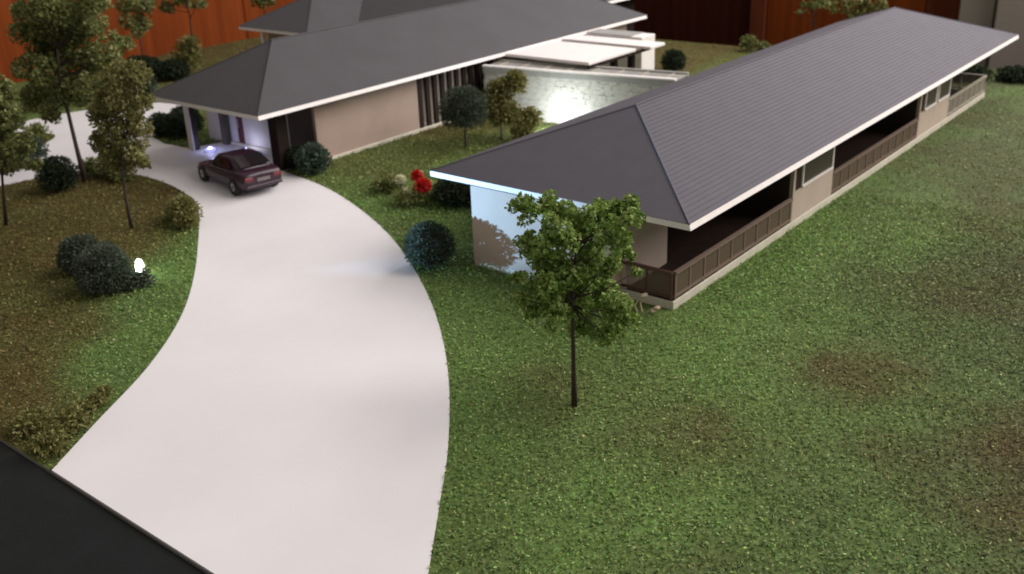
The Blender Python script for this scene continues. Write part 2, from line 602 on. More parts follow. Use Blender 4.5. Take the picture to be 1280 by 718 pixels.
# ------------------------------------------------------------------ hip roofs
def hip_roof(house, x0, y0, L, W, h, ze, zr, material, courses, lap, h2=None, fascia=.175):
    all_courses = courses
    h2 = h if h2 is None else h2
    roof = sub('roof', house)
    A, B, Cc, D = (x0, y0), (x0 + L, y0), (x0 + L, y0 + W), (x0, y0 + W)
    P, Q = (x0 + h, y0 + W / 2), (x0 + L - h2, y0 + W / 2)
    for a, b, pa, pb in ((A, B, P, Q), (B, Cc, Q, Q), (Cc, D, Q, P), (D, A, P, P)):
        a3, b3 = Vector((*a, ze)), Vector((*b, ze))
        pa3, pb3 = Vector((*pa, zr)), Vector((*pb, zr))
        n = (b3 - a3).cross(((pa3 + pb3) / 2) - a3).normalized()
        mb = MB()
        courses = all_courses if abs(a3.y - b3.y) < 1e-6 else 1     # lapped strips run along the long slopes only
        prev = None
        for k in range(courses):
            t0, t1 = k / courses, (k + 1) / courses
            lo_a, lo_b = a3.lerp(pa3, t0), b3.lerp(pb3, t0)
            hi_a, hi_b = a3.lerp(pa3, t1), b3.lerp(pb3, t1)
            up_ = n * lap
            if prev:
                mb.face([prev[0], prev[1], lo_b + up_, lo_a + up_])
            else:
                mb.face([lo_a, lo_b, lo_b + up_, lo_a + up_])
            if (hi_a - hi_b).length < 1e-4:
                mb.face([lo_a + up_, lo_b + up_, hi_a])
            else:
                mb.face([lo_a + up_, lo_b + up_, hi_b, hi_a])
            prev = (hi_a, hi_b)
        mb.build('roof_slope', material, roof)
    for a, pa in ((A, P), (B, Q), (Cc, Q), (D, P)):
        MB().tube([Vector((*a, ze + .01)), Vector((*pa, zr + .01))], .035, 5).build('hip_cap', material, roof)
    MB().tube([Vector((*P, zr + .01)), Vector((*Q, zr + .01))], .04, 5).build('ridge_cap', material, roof)
    g = .003
    t = .10
    z0, z1 = ze - fascia, ze - g
    tl = .05                                    # front edge board's lean is shaped to catch more light
    MB().hexa([(x0, y0 - tl, z0), (x0 + L, y0 - tl, z0), (x0 + L, y0 + t, z0), (x0, y0 + t, z0),
               (x0, y0, z1), (x0 + L, y0, z1), (x0 + L, y0 + t, z1), (x0, y0 + t, z1)]).build('fascia', M['white'], roof)
    MB().box(x0, x0 + L, y0 + W - t, y0 + W, z0, z1).build('fascia', M['white'], roof)
    MB().box(x0, x0 + t, y0 + t + g, y0 + W - t - g, z0, z1).build('fascia', M['white'], roof)
    MB().box(x0 + L - t, x0 + L, y0 + t + g, y0 + W - t - g, z0, z1).build('fascia', M['white'], roof)
    MB().box(x0 + t + g, x0 + L - t - g, y0 + t + g, y0 + W - t - g, ze - .10, ze - .06).build('soffit', M['soffit'], roof)
    return roof


def railing(house, p, q, n, ztop, z0, rail_m, pane_m, post_w=.07):
    """posts, rails and a pane in each bay between ground points p and q"""
    r = sub('railing', house)
    p, q = Vector((*p, 0)), Vector((*q, 0))
    d = (q - p).normalized()
    s = Vector((-d.y, d.x, 0))

    def bar(a, b, w, za, zb):
        c0, c1 = a - s * w / 2, a + s * w / 2
        e0, e1 = b - s * w / 2, b + s * w / 2
        return MB().hexa([(c0.x, c0.y, za), (e0.x, e0.y, za), (e1.x, e1.y, za), (c1.x, c1.y, za),
                          (c0.x, c0.y, zb), (e0.x, e0.y, zb), (e1.x, e1.y, zb), (c1.x, c1.y, zb)])
    bar(p, q, .13, ztop - .08, ztop).build('top_rail', rail_m, r)
    bar(p, q, .07, z0 + .06, z0 + .14).build('bottom_rail', rail_m, r)
    L = (q - p).length
    for i in range(n + 1):
        c = p + d * (L * i / n)
        c = min(max((c - p).length, post_w / 2 + .01), L - post_w / 2 - .01) * d + p
        bar(c - d * post_w / 2, c + d * post_w / 2, .06, z0, ztop - .082).build('post', rail_m, r)
    for i in range(n):
        a = p + d * (L * i / n + post_w / 2 + .02)
        b = p + d * (L * (i + 1) / n - post_w / 2 - .02)
        bar(a, b, .016, z0 + .145, ztop - .085).build('pane', pane_m, r)
    return r


def window(house, x0, x1, y, z0, z1, sill=True):
    w = sub('window', house)
    t = .07
    MB().box(x0, x1, y - .05, y + .02, z1 - t, z1).build('frame', M['white'], w)
    MB().box(x0, x1, y - .07, y + .02, z0, z0 + t).build('sill', M['white'], w)
    MB().box(x0, x0 + t, y - .05, y + .02, z0 + t + .002, z1 - t - .002).build('frame', M['white'], w)
    MB().box(x1 - t, x1, y - .05, y + .02, z0 + t + .002, z1 - t - .002).build('frame', M['white'], w)
    MB().box(x0 + t + .002, x1 - t - .002, y - .015, y + .01, z0 + t + .002, z1 - t - .002).build('pane', M['glass'], w)
    return w


# ------------------------------------------------------------------ the long bedroom wing on the lawn
HR = thing('long_wing', 'long low building with grey hipped roof and verandah railings on the lawn', 'building', (0, 0, 0))
hip_roof(HR, 0, 0, 34.28, 9.584, 4.93, 3.0, 4.73, M['roof'], 28, .012, 5.0)
MB().box(.62, 32.55, .76, 8.0, -.01, .27).build('slab', M['slab'], HR, bevel=.02)
MB().box(.12, .60, 2.62, 7.95, -.01, .20).build('plinth', M['slab'], HR)
MB().box(.10, .64, 2.60, 7.95, .204, 2.755).build('end_wall', M['wall'], HR)
MB().box(.645, 3.10, 2.44, 2.60, .274, 2.85).build('side_wall', M['wall'], HR)
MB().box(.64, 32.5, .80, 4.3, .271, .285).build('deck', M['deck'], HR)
MB().box(.66, 32.2, 7.80, 7.94, .274, 2.85).build('rear_wall', M['wall'], HR)
MB().box(32.2, 32.35, 4.4, 7.94, .274, 2.85).build('end_wall', M['wall'], HR)
# verandah backs: dark timber and glass
for a, b in ((3.10, 8.75), (12.3, 21.9)):
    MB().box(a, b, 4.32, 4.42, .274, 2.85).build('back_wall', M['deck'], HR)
    k = int((b - a) / 1.4)
    for i in range(k):
        u0 = a + .25 + (b - a - .3) * i / k
        dr = sub('glazed_door', HR)
        MB().box(u0, u0 + 1.05, 4.25, 4.317, .30, 2.35).build('frame', M['wood'], dr)
        MB().box(u0 + .12, u0 + .93, 4.215, 4.247, .42, 2.25).build('pane', M['glass'], dr)
MB().box(26.2, 32.2, 4.32, 4.42, .274, 2.85).build('back_wall', M['wall'], HR)
# a pale door leaf standing inside the middle verandah
MB().box(13.2, 13.95, 3.9, 3.96, .29, 2.5).build('pale_door', M['wall_pale'], HR)
MB().box(14.3, 14.75, 3.9, 3.96, .29, 2.5).build('pale_door', M['wall_pale'], HR)
# bathroom boxes that come out flush with the slab edge
for a, b in ((8.75, 12.3), (21.9, 26.2)):
    w0 = .78
    MB().box(a, b, w0, w0 + .14, .274, 1.36).build('wall_panel', M['wall'], HR)
    MB().box(a, a + .16, w0, w0 + .14, 1.364, 2.85).build('wall_panel', M['wall'], HR)
    MB().box(b - .10, b, w0, w0 + .14, 1.364, 2.85).build('wall_panel', M['wall'], HR)
    MB().box(a, a + .14, w0 + .143, 4.31, .274, 2.85).build('cross_wall', M['soffit'], HR)  # wall coloured dark to stand for the shade inside the verandah
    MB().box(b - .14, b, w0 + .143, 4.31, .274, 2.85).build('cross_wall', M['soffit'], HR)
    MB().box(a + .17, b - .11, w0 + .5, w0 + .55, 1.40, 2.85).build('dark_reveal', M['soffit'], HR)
MB().box(8.92, 9.36, .80, .86, 1.364, 2.85).build('dark_slot', M['deck'], HR)  # dark strip standing for the narrow slot beside the window
window(HR, 9.45, 12.18, .80, 1.37, 2.38)
MB().box(22.07, 22.5, .80, .86, 1.364, 2.85).build('dark_slot', M['deck'], HR)
window(HR, 22.55, 24.1, .80, 1.37, 2.38)
MB().box(24.13, 24.37, .79, .90, 1.364, 2.85).build('mullion', M['rail_pale'], HR)
window(HR, 24.4, 26.05, .80, 1.37, 2.38)
railing(HR, (.68, .84), (.68, 2.58), 2, 1.17, .286, M['rail_dark'], M['pane'])
railing(HR, (.74, .81), (8.72, .81), 9, 1.17, .286, M['rail'], M['pane'])
railing(HR, (12.33, .81), (21.87, .81), 11, 1.17, .286, M['rail'], M['pane'])
railing(HR, (26.23, .81), (32.42, .81), 7, 1.17, .286, M['rail_pale'], M['pane_clear'])
railing(HR, (32.44, .90), (32.44, 4.2), 3, 1.17, .286, M['rail_pale'], M['pane_clear'])

# ------------------------------------------------------------------ the main house with the car porch
HL = thing('main_house', 'main house with smooth grey hipped roof and car porch beside the driveway', 'building', (1.95, 20.97, 0))
hip_roof(HL, 1.952, 20.965, 30.18, 7.9, 4.3, 3.0, 5.12, M['roof_smooth'], 1, .015)
MB().box(5.45, 31.2, 21.58, 28.3, -.01, .16).build('slab', M['slab'], HL, bevel=.02)
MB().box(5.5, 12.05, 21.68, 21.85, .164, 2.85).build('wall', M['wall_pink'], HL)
MB().box(5.5, 5.66, 21.853, 23.6, .164, 2.85).build('return_wall', M['return_shaded'], HL)
MB().box(12.0, 18.0, 22.25, 22.40, .164, 2.85).build('recess_wall', M['wall'], HL)
for i in range(11):
    a = 12.12 + .55 * i
    MB().box(a, a + .26, 21.66, 21.80, .164, 2.75).build('fin', M['wood'], HL)
MB().box(18.0, 31.0, 21.70, 21.85, .164, 2.85).build('wall', M['wall'], HL)
MB().box(6.9, 31.0, 28.1, 28.25, .164, 2.85).build('rear_wall', M['wall'], HL)
MB().box(30.85, 31.0, 21.853, 28.09, .164, 2.85).build('end_wall', M['wall'], HL)
# porch: columns, lit back walls, red door
MB().box(5.56, 5.70, 23.603, 27.05, .164, 2.85).build('porch_wall', M['wall_pale'], HL)
MB().box(5.56, 5.70, 27.55, 29.9, .0, 2.70).build('porch_wall', M['wall_pale'], HL)
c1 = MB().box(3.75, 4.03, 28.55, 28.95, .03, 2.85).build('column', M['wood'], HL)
MB().box(3.70, 3.747, 28.56, 28.94, .04, 2.80).build('lit_face', M['wall_pale'], c1)  # pale plate added to paint the column's outer face as lit
MB().box(3.75, 4.35, 22.20, 22.75, .03, 2.85).build('column', M['wood'], HL)
MB().box(5.20, 5.50, 28.05, 28.40, .03, 2.85).build('column', M['grey_dark'], HL)
door = sub('door', HL)
MB().box(5.58, 5.66, 27.06, 27.54, .03, 2.6).build('leaf', M['red_door'], door)
MB().box(5.54, 5.575, 27.40, 27.46, .9, 1.3).build('handle', M['rim'], door)

# terrace canopy and end block beyond the courtyard, leaning out from under the eave
TC = thing('terrace_canopy', 'bright white flat canopy roof reaching out beside the courtyard wall', 'canopy', (18.0, 15.6, 0))
MB().box(18.05, 22.4, 15.65, 22.5, 2.78, 2.93).build('roof_deck', M['white'], TC, bevel=.02)
MB().box(23.1, 24.6, 15.2, 22.5, 2.78, 2.93).build('roof_strip', M['white'], TC, bevel=.02)
MB().box(22.4, 23.1, 15.7, 15.85, 2.70, 2.85).build('tie_beam', M['rail'], TC)
MB().box(18.1, 24.6, 15.66, 15.80, 2.62, 2.775).build('edge_beam', M['wood'], TC)
for xx in (19.2, 21.2, 22.9):
    MB().box(xx, xx + .3, 16.2, 16.5, 0, 2.775).build('post', M['wood'], TC)
MB().box(19.0, 24.0, 19.5, 19.65, 0, 2.775).build('back_wall', M['wall_pale'], TC)
EB = thing('end_block', 'white rectangular block rising behind the terrace canopy', 'wall', (25.6, 16.5, 0))
MB().box(25.0, 26.4, 16.9, 20.6, 0, 3.0).build('block', M['white'], EB, bevel=.03)
MB().box(25.0, 26.4, 17.6, 20.6, 3.003, 3.03).build('roof_felt', M['grey_beam'], EB)

# link corridor: glass roof with white edge beam over a rough stone wall
ang = math.atan2(17.75 - 16.1, -(10.7 - 20.9))
LC = thing('link_corridor', 'low glass-roofed corridor with white edge beam joining the two buildings', 'corridor', (16.1, 20.9, 0), ang)
Lc = 10.4
MB().box(0, .20, -Lc, 0, 2.28, 2.58).build('edge_beam', M['grey_beam'], LC, local=True, bevel=.02)
MB().box(-.03, .22, -Lc, 0, 2.583, 2.66).build('beam_capping', M['white'], LC, local=True)
MB().box(.225, .9, -Lc, 0, 2.50, 2.56).build('roof_pane', M['roof_glass'], LC, local=True)
MB().box(.905, 1.6, -Lc, 0, 2.50, 2.56).build('roof_pane', M['roof_glass'], LC, local=True)
MB().box(1.605, 1.85, -Lc, 0, 2.36, 2.64).build('edge_beam', M['roof_glass'], LC, local=True, bevel=.02)
for k in range(8):
    MB().box(.23, 1.60, -Lc * (k + .5) / 8 - .03, -Lc * (k + .5) / 8 + .03, 2.565, 2.60).build('glazing_bar', M['rail_pale'], LC, local=True)
MB().box(1.62, 1.8, -Lc, 0, 0, 2.355).build('wall', M['wall_pale'], LC, local=True)
# the rough wall: stones standing proud of a backing
sw = thing('stone_wall', 'rough pale stone wall lit by a spotlight in the courtyard', 'wall', (16.1, 20.9, 0), ang)
MB().box(.10, .34, -Lc, 0, 0, 2.29).build('backing', M['stone'], sw, local=True)
stone_meshes = []
for k in range(6):
    bm = bmesh.new()
    bmesh.ops.create_cube(bm, size=1)
    bmesh.ops.subdivide_edges(bm, edges=bm.edges, cuts=1, use_grid_fill=True)
    for v in bm.verts:
        v.co += Vector([random.uniform(-.09, .09) for _ in range(3)])
    me = bpy.data.meshes.new('stone')
    bm.to_mesh(me)
    bm.free()
    me.materials.append(M['stone'])
    stone_meshes.append(me)
row = 0
z = 0.0
while z < 2.2:
    hgt = .27
    yy = -random.uniform(0, .3)
    while yy > -Lc + .3:
        ln = random.uniform(.35, .75)
        o = bpy.data.objects.new('stone', random.choice(stone_meshes))
        C.objects.link(o)
        o.parent = sw
        o.scale = (.07, ln * .97, hgt * .96)
        o.location = (.07 + random.uniform(-.015, .02), yy - ln / 2, z + hgt / 2)
        yy -= ln
    z += hgt
    row += 1

# ------------------------------------------------------------------ rear buildings
H2 = thing('rear_house', 'grey roofed house half hidden behind the main house ridge', 'building', (17.2, 35.6, 0))
hip_roof(H2, 17.2, 35.6, 20, 6.6, 3.6, 3.0, 4.75, M['roof_smooth'], 1, .015)
MB().box(18.6, 36, 36.8, 41.2, 0, 2.85).build('wall', M['wall'], H2)
MB().box(17.55, 17.75, 40.3, 40.5, 0, 2.85).build('column', M['white'], H2)
MB().box(17.55, 17.75, 36.3, 36.5, 0, 2.85).build('column', M['white'], H2)
xw = sub('cross_wing_roof', H2)
MB().face([(21.5, 36.2, 3.05), (21.5, 29.2, 3.05), (26.2, 29.2, 5.1), (26.2, 39, 5.1)]).face([(26.2, 29.2, 5.1), (26.2, 39, 5.1), (31, 36.2, 3.05), (31, 29.2, 3.05)]).face(
    [(21.5, 29.2, 3.05), (31, 29.2, 3.05), (26.2, 29.2, 5.1)]).build('roof_slope', M['roof_smooth'], xw)
MB().box(22.2, 30.4, 29.4, 36.7, 0, 3.0).build('wall', M['wall'], H2)
H3 = thing('rear_annex', 'grey eave of a building just beyond the main house end', 'building', (33, 24.5, 0))
hip_roof(H3, 34.0, 25.2, 5.5, 8.0, 2.7, 3.35, 4.6, M['roof_smooth'], 1, .015)
MB().box(34.8, 38.8, 26, 32.5, 0, 3.2).build('wall', M['wood'], H3)

# ------------------------------------------------------------------ the car on the driveway
car = thing('parked_car', 'small dark maroon hatchback parked under the porch eave', 'car', (1.55, 22.3, .035), math.radians(79.6))
car.scale = (1.1, 1.1, 1.1)


def body_ring(x, hw, z0, z1):
    r = [(x, 0, z0), (x, hw * .86, z0), (x, hw * .98, z0 + .12), (x, hw, z0 + (z1 - z0) * .55), (x, hw * .95, z1 - .07), (x, hw * .84, z1), (x, 0, z1 + .025)]
    return r + [(x, -y, zz) for _, y, zz in r[-2:0:-1]]


st = [(2.12, .62, .34, .52), (2.06, .72, .26, .58), (1.85, .81, .20, .65), (1.3, .86, .19, .74), (.75, .875, .19, .82), (0, .88, .19, .87), (-.8, .88, .19, .91),
      (-1.4, .87, .20, .94), (-1.85, .83, .24, .94), (-2.04, .78, .30, .90), (-2.10, .70, .38, .78)]
MB().ring([body_ring(*s) for s in st]).build('body', M['maroon_paint'], car, smooth=True, local=True, subsurf=2)


def cab_ring(x, wb, wt, zb, zt):
    r = [(x, 0, zb), (x, wb, zb), (x, wb * .5 + wt * .5, zb * .5 + zt * .5), (x, wt, zt - .04), (x, wt * .88, zt), (x, 0, zt + .02)]
    return r + [(x, -y, zz) for _, y, zz in r[-2:0:-1]]


cabin = MB().ring([cab_ring(.82, .76, .74, .74, .82), cab_ring(.50, .78, .68, .76, 1.04), cab_ring(.10, .79, .63, .78, 1.29), cab_ring(-.35, .79, .62, .8, 1.345),
                   cab_ring(-.80, .79, .62, .8, 1.32), cab_ring(-1.25, .78, .63, .8, 1.17), cab_ring(-1.62, .76, .68, .8, .98)]).build(
    'cabin', M['maroon_paint'], car, smooth=True, local=True, subsurf=2)
for s in (-1, 1):
    MB().face([(.52, s * .775, .89), (.16, s * .705, 1.20), (-.28, s * .685, 1.25), (-.30, s * .80, .91)]).build('side_window', M['car_glass'], car, local=True)
    MB().face([(-.38, s * .80, .91), (-.36, s * .685, 1.25), (-.80, s * .69, 1.22), (-1.18, s * .775, .96)]).build('side_window', M['car_glass'], car, local=True)
MB().face([(.76, .66, .90), (.18, .56, 1.275), (.18, -.56, 1.275), (.76, -.66, .90)]).build('windscreen', M['car_glass'], car, local=True)
MB().face([(-.90, .53, 1.335), (-1.60, .60, 1.055), (-1.60, -.60, 1.055), (-.90, -.53, 1.335)]).build('rear_window', M['car_glass'], car, local=True)
for s in (-1, 1):
    MB().box(-2.10, -1.99, min(s * .42, s * .74), max(s * .42, s * .74), .62, .78).build('tail_light', M['tail'], car, local=True, bevel=.02)
    MB().box(1.99, 2.09, min(s * .42, s * .70), max(s * .42, s * .70), .46, .56).build('headlight', M['lamp_clear'], car, local=True, bevel=.02)
    MB().box(.45, .62, min(s * .84, s * .98), max(s * .84, s * .98), .86, .96).build('mirror', M['maroon_paint'], car, local=True, bevel=.03)
MB().box(-2.15, -2.0, -.74, .74, .34, .48).build('rear_bumper', M['maroon_paint'], car, local=True, bevel=.04)
MB().box(-2.115, -2.07, -.26, .26, .58, .70).build('number_plate', M['plate'], car, local=True)
for wx in (1.32, -1.28):
    for s in (-1, 1):
        prof = [(.17, -.10), (.29, -.10), (.315, -.06), (.315, .06), (.29, .10), (.17, .10)]
        rings = [[(wx + rr * math.cos(a), s * .80 + yy, .32 + rr * math.sin(a)) for rr, yy in prof] for a in [2 * math.pi * k / 20 for k in range(21)]]
        w = MB().ring(rings, close=False).build('wheel', M['tyre'], car, smooth=True, local=True)
        MB().tube([(wx, s * .72, .32), (wx, s * .885, .32)], .185, 14).build('rim', M['rim'], w, local=True)
        MB().tube([(wx, s * .88, .32), (wx, s * .90, .32)], .05, 8).build('hub', M['tyre'], w, local=True)

# ------------------------------------------------------------------ vegetation
TREES = {
    'lawn': dict(at=(-5.55, -0.06), trunk=[(0.0, 0.0, 0.0), (-0.0, 0.01, 1.17), (-0.01, 0.01, 2.23), (0.02, -0.03, 3.35), (0.08, -0.09, 4.33)],
        clumps=[(-1.06, 0.52, 5.27, 0.35), (-0.22, 0.39, 5.05, 0.43), (-0.12, -0.24, 5.03, 0.47), (0.58, -0.41, 4.96, 0.43), (0.94, -0.77, 5.01, 0.39), (0.16, -1.48, 5.05, 0.27), (-0.91, -0.33, 4.84, 0.51), (0.75, 0.08, 4.08, 0.59), (0.22, -0.98, 4.62, 0.43), (-1.03, 0.47, 4.47, 0.31), (0.23, 1.18, 3.77, 0.35), (-0.34, 0.33, 3.79, 0.55), (0.62, 0.23, 3.38, 0.62), (0.48, -0.65, 3.83, 0.47), (1.04, -0.85, 3.82, 0.2), (-0.94, 0.12, 3.5, 0.51), (0.19, 0.17, 2.79, 0.59), (0.97, -0.1, 2.65, 0.55), (0.67, -0.75, 2.58, 0.43), (1.2, -0.75, 2.06, 0.31), (-0.35, 0.94, 2.64, 0.35), (-0.97, -0.11, 2.83, 0.39), (0.62, 0.01, 1.98, 0.47), (0.68, -0.57, 1.83, 0.35), (-0.4, -0.1, 3.51, 0.51), (-1.46, 0.4, 3.35, 0.23), (-0.3, 1.44, 3.22, 0.2), (0.88, -1.15, 3.51, 0.16)]),
    'drive_tall': dict(at=(-1.97, 28.47), trunk=[(0.0, 0.0, -0.0), (-0.04, 0.05, 1.54), (-0.09, 0.11, 3.11), (-0.1, 0.12, 4.47), (0.02, -0.02, 5.78)],
        clumps=[(0.55, 0.25, 6.98, 1.39), (0.15, 1.42, 6.31, 1.05), (1.12, -0.47, 6.63, 1.12), (0.75, 0.87, 5.6, 1.32), (-0.79, 0.53, 5.05, 0.91), (0.9, 0.17, 4.79, 1.05), (1.11, -1.58, 5.41, 0.84), (0.32, 1.45, 3.91, 0.91), (-0.37, 2.05, 3.46, 0.77), (0.25, -2.01, 4.29, 0.7), (-0.45, -0.99, 7.81, 1.19), (0.66, -2.0, 7.73, 1.05), (2.35, -0.9, 5.82, 0.56), (0.15, -0.45, 3.81, 0.77), (-0.48, 1.12, 7.23, 0.63), (-0.86, 0.21, 3.26, 0.56)]),
    'drive_short': dict(at=(-4.33, 21.11), trunk=[(0.0, 0.0, 0.0), (0.01, -0.01, 1.17), (0.04, -0.05, 2.25), (0.2, -0.25, 3.29)],
        clumps=[(0.4, -0.47, 5.6, 0.78), (0.71, -1.08, 5.88, 0.54), (-0.05, -0.21, 4.95, 0.66), (0.61, -0.59, 4.71, 0.72), (0.25, -0.16, 4.01, 0.78), (0.89, -0.35, 3.74, 0.48), (-0.11, 0.46, 4.3, 0.48), (0.17, 0.58, 3.03, 0.66), (0.63, -0.11, 2.87, 0.6), (0.41, 0.39, 2.39, 0.48), (0.65, -0.48, 2.46, 0.3), (0.72, -1.5, 4.94, 0.3), (-0.0, 0.66, 3.51, 0.42), (0.73, -0.04, 5.93, 0.42)]),
    'left_edge': dict(at=(-6.82, 25.79), trunk=[(0.0, 0.0, 0.0), (0.14, -0.18, 1.35), (0.28, -0.35, 2.9), (0.37, -0.46, 4.12)],
        clumps=[(0.95, -0.41, 5.19, 0.68), (0.36, -0.31, 4.4, 0.93), (0.86, -0.65, 4.03, 0.62), (0.64, -1.32, 3.26, 0.56), (0.5, 0.0, 3.11, 0.8), (0.44, -0.4, 2.41, 0.56), (0.76, -1.33, 2.47, 0.43), (-0.04, -0.76, 5.41, 0.93), (0.04, 0.61, 3.13, 0.74)]),
    'far_a': dict(at=(15.84, 51.79), trunk=[(-0.0, -0.0, 0.0), (0.02, -0.02, 0.44), (0.05, -0.06, 1.65), (0.13, -0.16, 3.26)],
        clumps=[(0.41, 0.32, 3.73, 1.01), (-0.58, 0.02, 2.81, 0.67), (0.46, -0.05, 2.67, 0.78), (-0.43, 0.37, 3.94, 0.67), (0.46, -1.16, 4.07, 0.67), (-0.18, -0.13, 2.23, 0.56)]),
    'far_b': dict(at=(20.33, 52.37), trunk=[(0.0, 0.0, 0.0), (0.1, -0.13, 1.38), (0.12, -0.15, 2.63), (0.06, -0.07, 3.75)],
        clumps=[(-0.58, 1.28, 3.31, 0.7), (0.19, 0.56, 3.59, 0.82), (0.18, -1.19, 3.52, 0.59), (0.4, -0.24, 4.39, 0.82), (-0.74, -0.06, 4.4, 0.82)]),
    'far_c': dict(at=(25.64, 50.74), trunk=[(0.0, 0.0, 0.0), (0.21, -0.25, 2.89)],
        clumps=[(0.1, 0.05, 3.06, 0.67), (0.48, -0.72, 3.17, 0.55), (0.41, -0.2, 3.85, 0.85)]),
    'back_a': dict(at=(38.84, 12.63), trunk=[(0.0, 0.0, 0.0), (-0.16, 0.2, 2.48), (-0.43, 0.52, 3.32)],
        clumps=[(-0.12, 1.13, 2.77, 0.3), (-0.26, 0.33, 3.27, 0.61), (0.82, 0.02, 3.44, 0.61), (0.29, -0.74, 3.16, 0.51), (-0.53, -0.22, 4.19, 0.81)]),
    'back_b': dict(at=(39.11, 9.81), trunk=[(0.0, 0.0, -0.0), (-0.21, 0.25, 3.19)],
        clumps=[(-0.06, 0.3, 3.08, 0.79), (-1.35, 0.59, 3.55, 0.69), (-0.04, -0.63, 3.45, 0.79), (-0.09, -0.09, 4.13, 0.89), (0.89, -0.83, 3.02, 0.4), (-0.97, 0.41, 2.81, 0.4)]),
}


GREEN = dict(
    tree=((0.085, 0.160, 0.024), (0.195, 0.305, 0.062), (0.41, 0.48, 0.19)),
    olive=((0.095, 0.102, 0.025), (0.195, 0.190, 0.058), (0.34, 0.32, 0.15)),
    dark=((0.028, 0.050, 0.030), (0.065, 0.100, 0.066), (0.14, 0.175, 0.125)),
    grey=((0.040, 0.055, 0.036), (0.080, 0.100, 0.068), (0.15, 0.175, 0.13)),
    deep=((0.012, 0.022, 0.010), (0.025, 0.040, 0.018), (0.05, 0.07, 0.035)),
    moss=((0.020, 0.034, 0.022), (0.048, 0.066, 0.046), (0.115, 0.135, 0.10)),
    red=((0.30, 0.008, 0.008), (0.62, 0.022, 0.020), (0.75, 0.06, 0.05)),
    cream=((0.60, 0.60, 0.38), (0.78, 0.78, 0.56), (0.85, 0.85, 0.7)),
    leafy=((0.085, 0.110, 0.026), (0.185, 0.210, 0.064), (0.34, 0.35, 0.16)),
)


def leaf_cols(n, pal, shift=None):
    a, b, c_ = (np.array(p) for p in GREEN[pal])
    t = np.clip(rng.beta(2, 2, (n, 1)) + (0 if shift is None else shift[:, None]), 0, 1)
    col = np.where(t < .5, a + (b - a) * t * 2, b + (c_ - b) * (t - .5) * 2)
    return col * rng.uniform(.85, 1.15, (n, 1))


def crown_mesh(clumps, leaf, dens, pal):
    V, K = [], []
    for x, y, z, r in clumps:
        n = max(30, int(dens * r * r / (leaf * leaf)))
        # torn sponge: each clump is a handful of small lumps with gaps between them
        k = 13
        cen = np.array([x, y, z]) + unit(rng.normal(0, 1, (k, 3))) * r * rng.uniform(.35, .88, (k, 1)) * np.array([1, 1, .85])
        lr = r * rng.uniform(.26, .50, k)
        tone = rng.uniform(-.2, .2, k)
        w = rng.choice(k, n, p=lr ** 2 / np.sum(lr ** 2))
        d = unit(rng.normal(0, 1, (n, 3)))
        p = cen[w] + d * (lr[w] * (.55 + .5 * rng.random(n) ** .7))[:, None]
        V.append(leaf_quads(p, d * .5, leaf * 1.5, leaf * 1.1, .8))
        K.append(leaf_cols(n, pal, tone[w]))
    return quads_mesh('crown', np.concatenate(V), np.concatenate(K))


def tree(key, name, label, leaf, dens, pal, r0, group=None):
    t = TREES[key]
    o = thing(name, label, 'tree', (*t['at'], 0), 0, group)
    tr = [Vector(p) for p in t['trunk']]
    n = len(tr)
    wob = [p + Vector((random.uniform(-.03, .03), random.uniform(-.03, .03), 0)) * (i > 0) for i, p in enumerate(tr)]
    rad = [r0 * (1 - .55 * i / (n - 1)) for i in range(n)]
    rad[0] = r0 * 1.35
    mb = MB().tube([tuple(p) for p in wob], rad, 8)
    mb.build('trunk', M['bark'], o, smooth=True, local=True)
    for x, y, z, r in t['clumps']:
        e = Vector((x, y, z))
        # branch leaves the trunk below the clump
        zs = min(max(z - random.uniform(.4, 1.1), tr[-1].z * .62), tr[-1].z - .02)
        k = max(i for i in range(n - 1) if tr[i].z <= zs)
        s = wob[k].lerp(wob[k + 1], (zs - tr[k].z) / max(1e-3, tr[k + 1].z - tr[k].z))
        mid = s.lerp(e, .5) + Vector((0, 0, -.12))
        MB().tube([s, mid, e], [r0 * .42, r0 * .28, r0 * .10], 5).build('branch', M['bark'], o, smooth=True, local=True)
    link('crown', crown_mesh(t['clumps'], leaf, dens, pal), M['leaf'], o)
    return o


tree('lawn', 'leafy_tree', 'bright green leafy tree on a thin trunk alone on the front lawn', .080, 23, 'tree', .060)
tree('drive_tall', 'leafy_tree', 'tallest tree beside the driveway with a dark leaning trunk', .115, 18, 'leafy', .10, 'trees beside the driveway')
tree('drive_short', 'leafy_tree', 'slim olive green tree on the lawn, its crown overlapping the main roof corner', .10, 20, 'olive', .06, 'trees beside the driveway')
tree('left_edge', 'leafy_tree', 'tree cut off by the photo edge beyond the twin round bushes', .115, 18, 'leafy', .06, 'trees beside the driveway')
tree('far_a', 'leafy_tree', 'drooping dark tree against the orange panel, beside the shrub behind the roof', .16, 13, 'leafy', .07, 'trees along the far edge')
tree('far_b', 'leafy_tree', 'small tree with bare stem against the middle of the orange panel', .16, 13, 'leafy', .08, 'trees along the far edge')
tree('far_c', 'leafy_tree', 'tree top peeping over the rear house roof', .16, 13, 'leafy', .07, 'trees along the far edge')
tree('back_a', 'leafy_tree', 'sparse tree with a thin side branch behind the long roof ridge', .15, 8, 'leafy', .07, 'trees behind the long wing')
tree('back_b', 'leafy_tree', 'dense tree behind the far tip of the long roof ridge', .15, 13, 'olive', .07, 'trees behind the long wing')


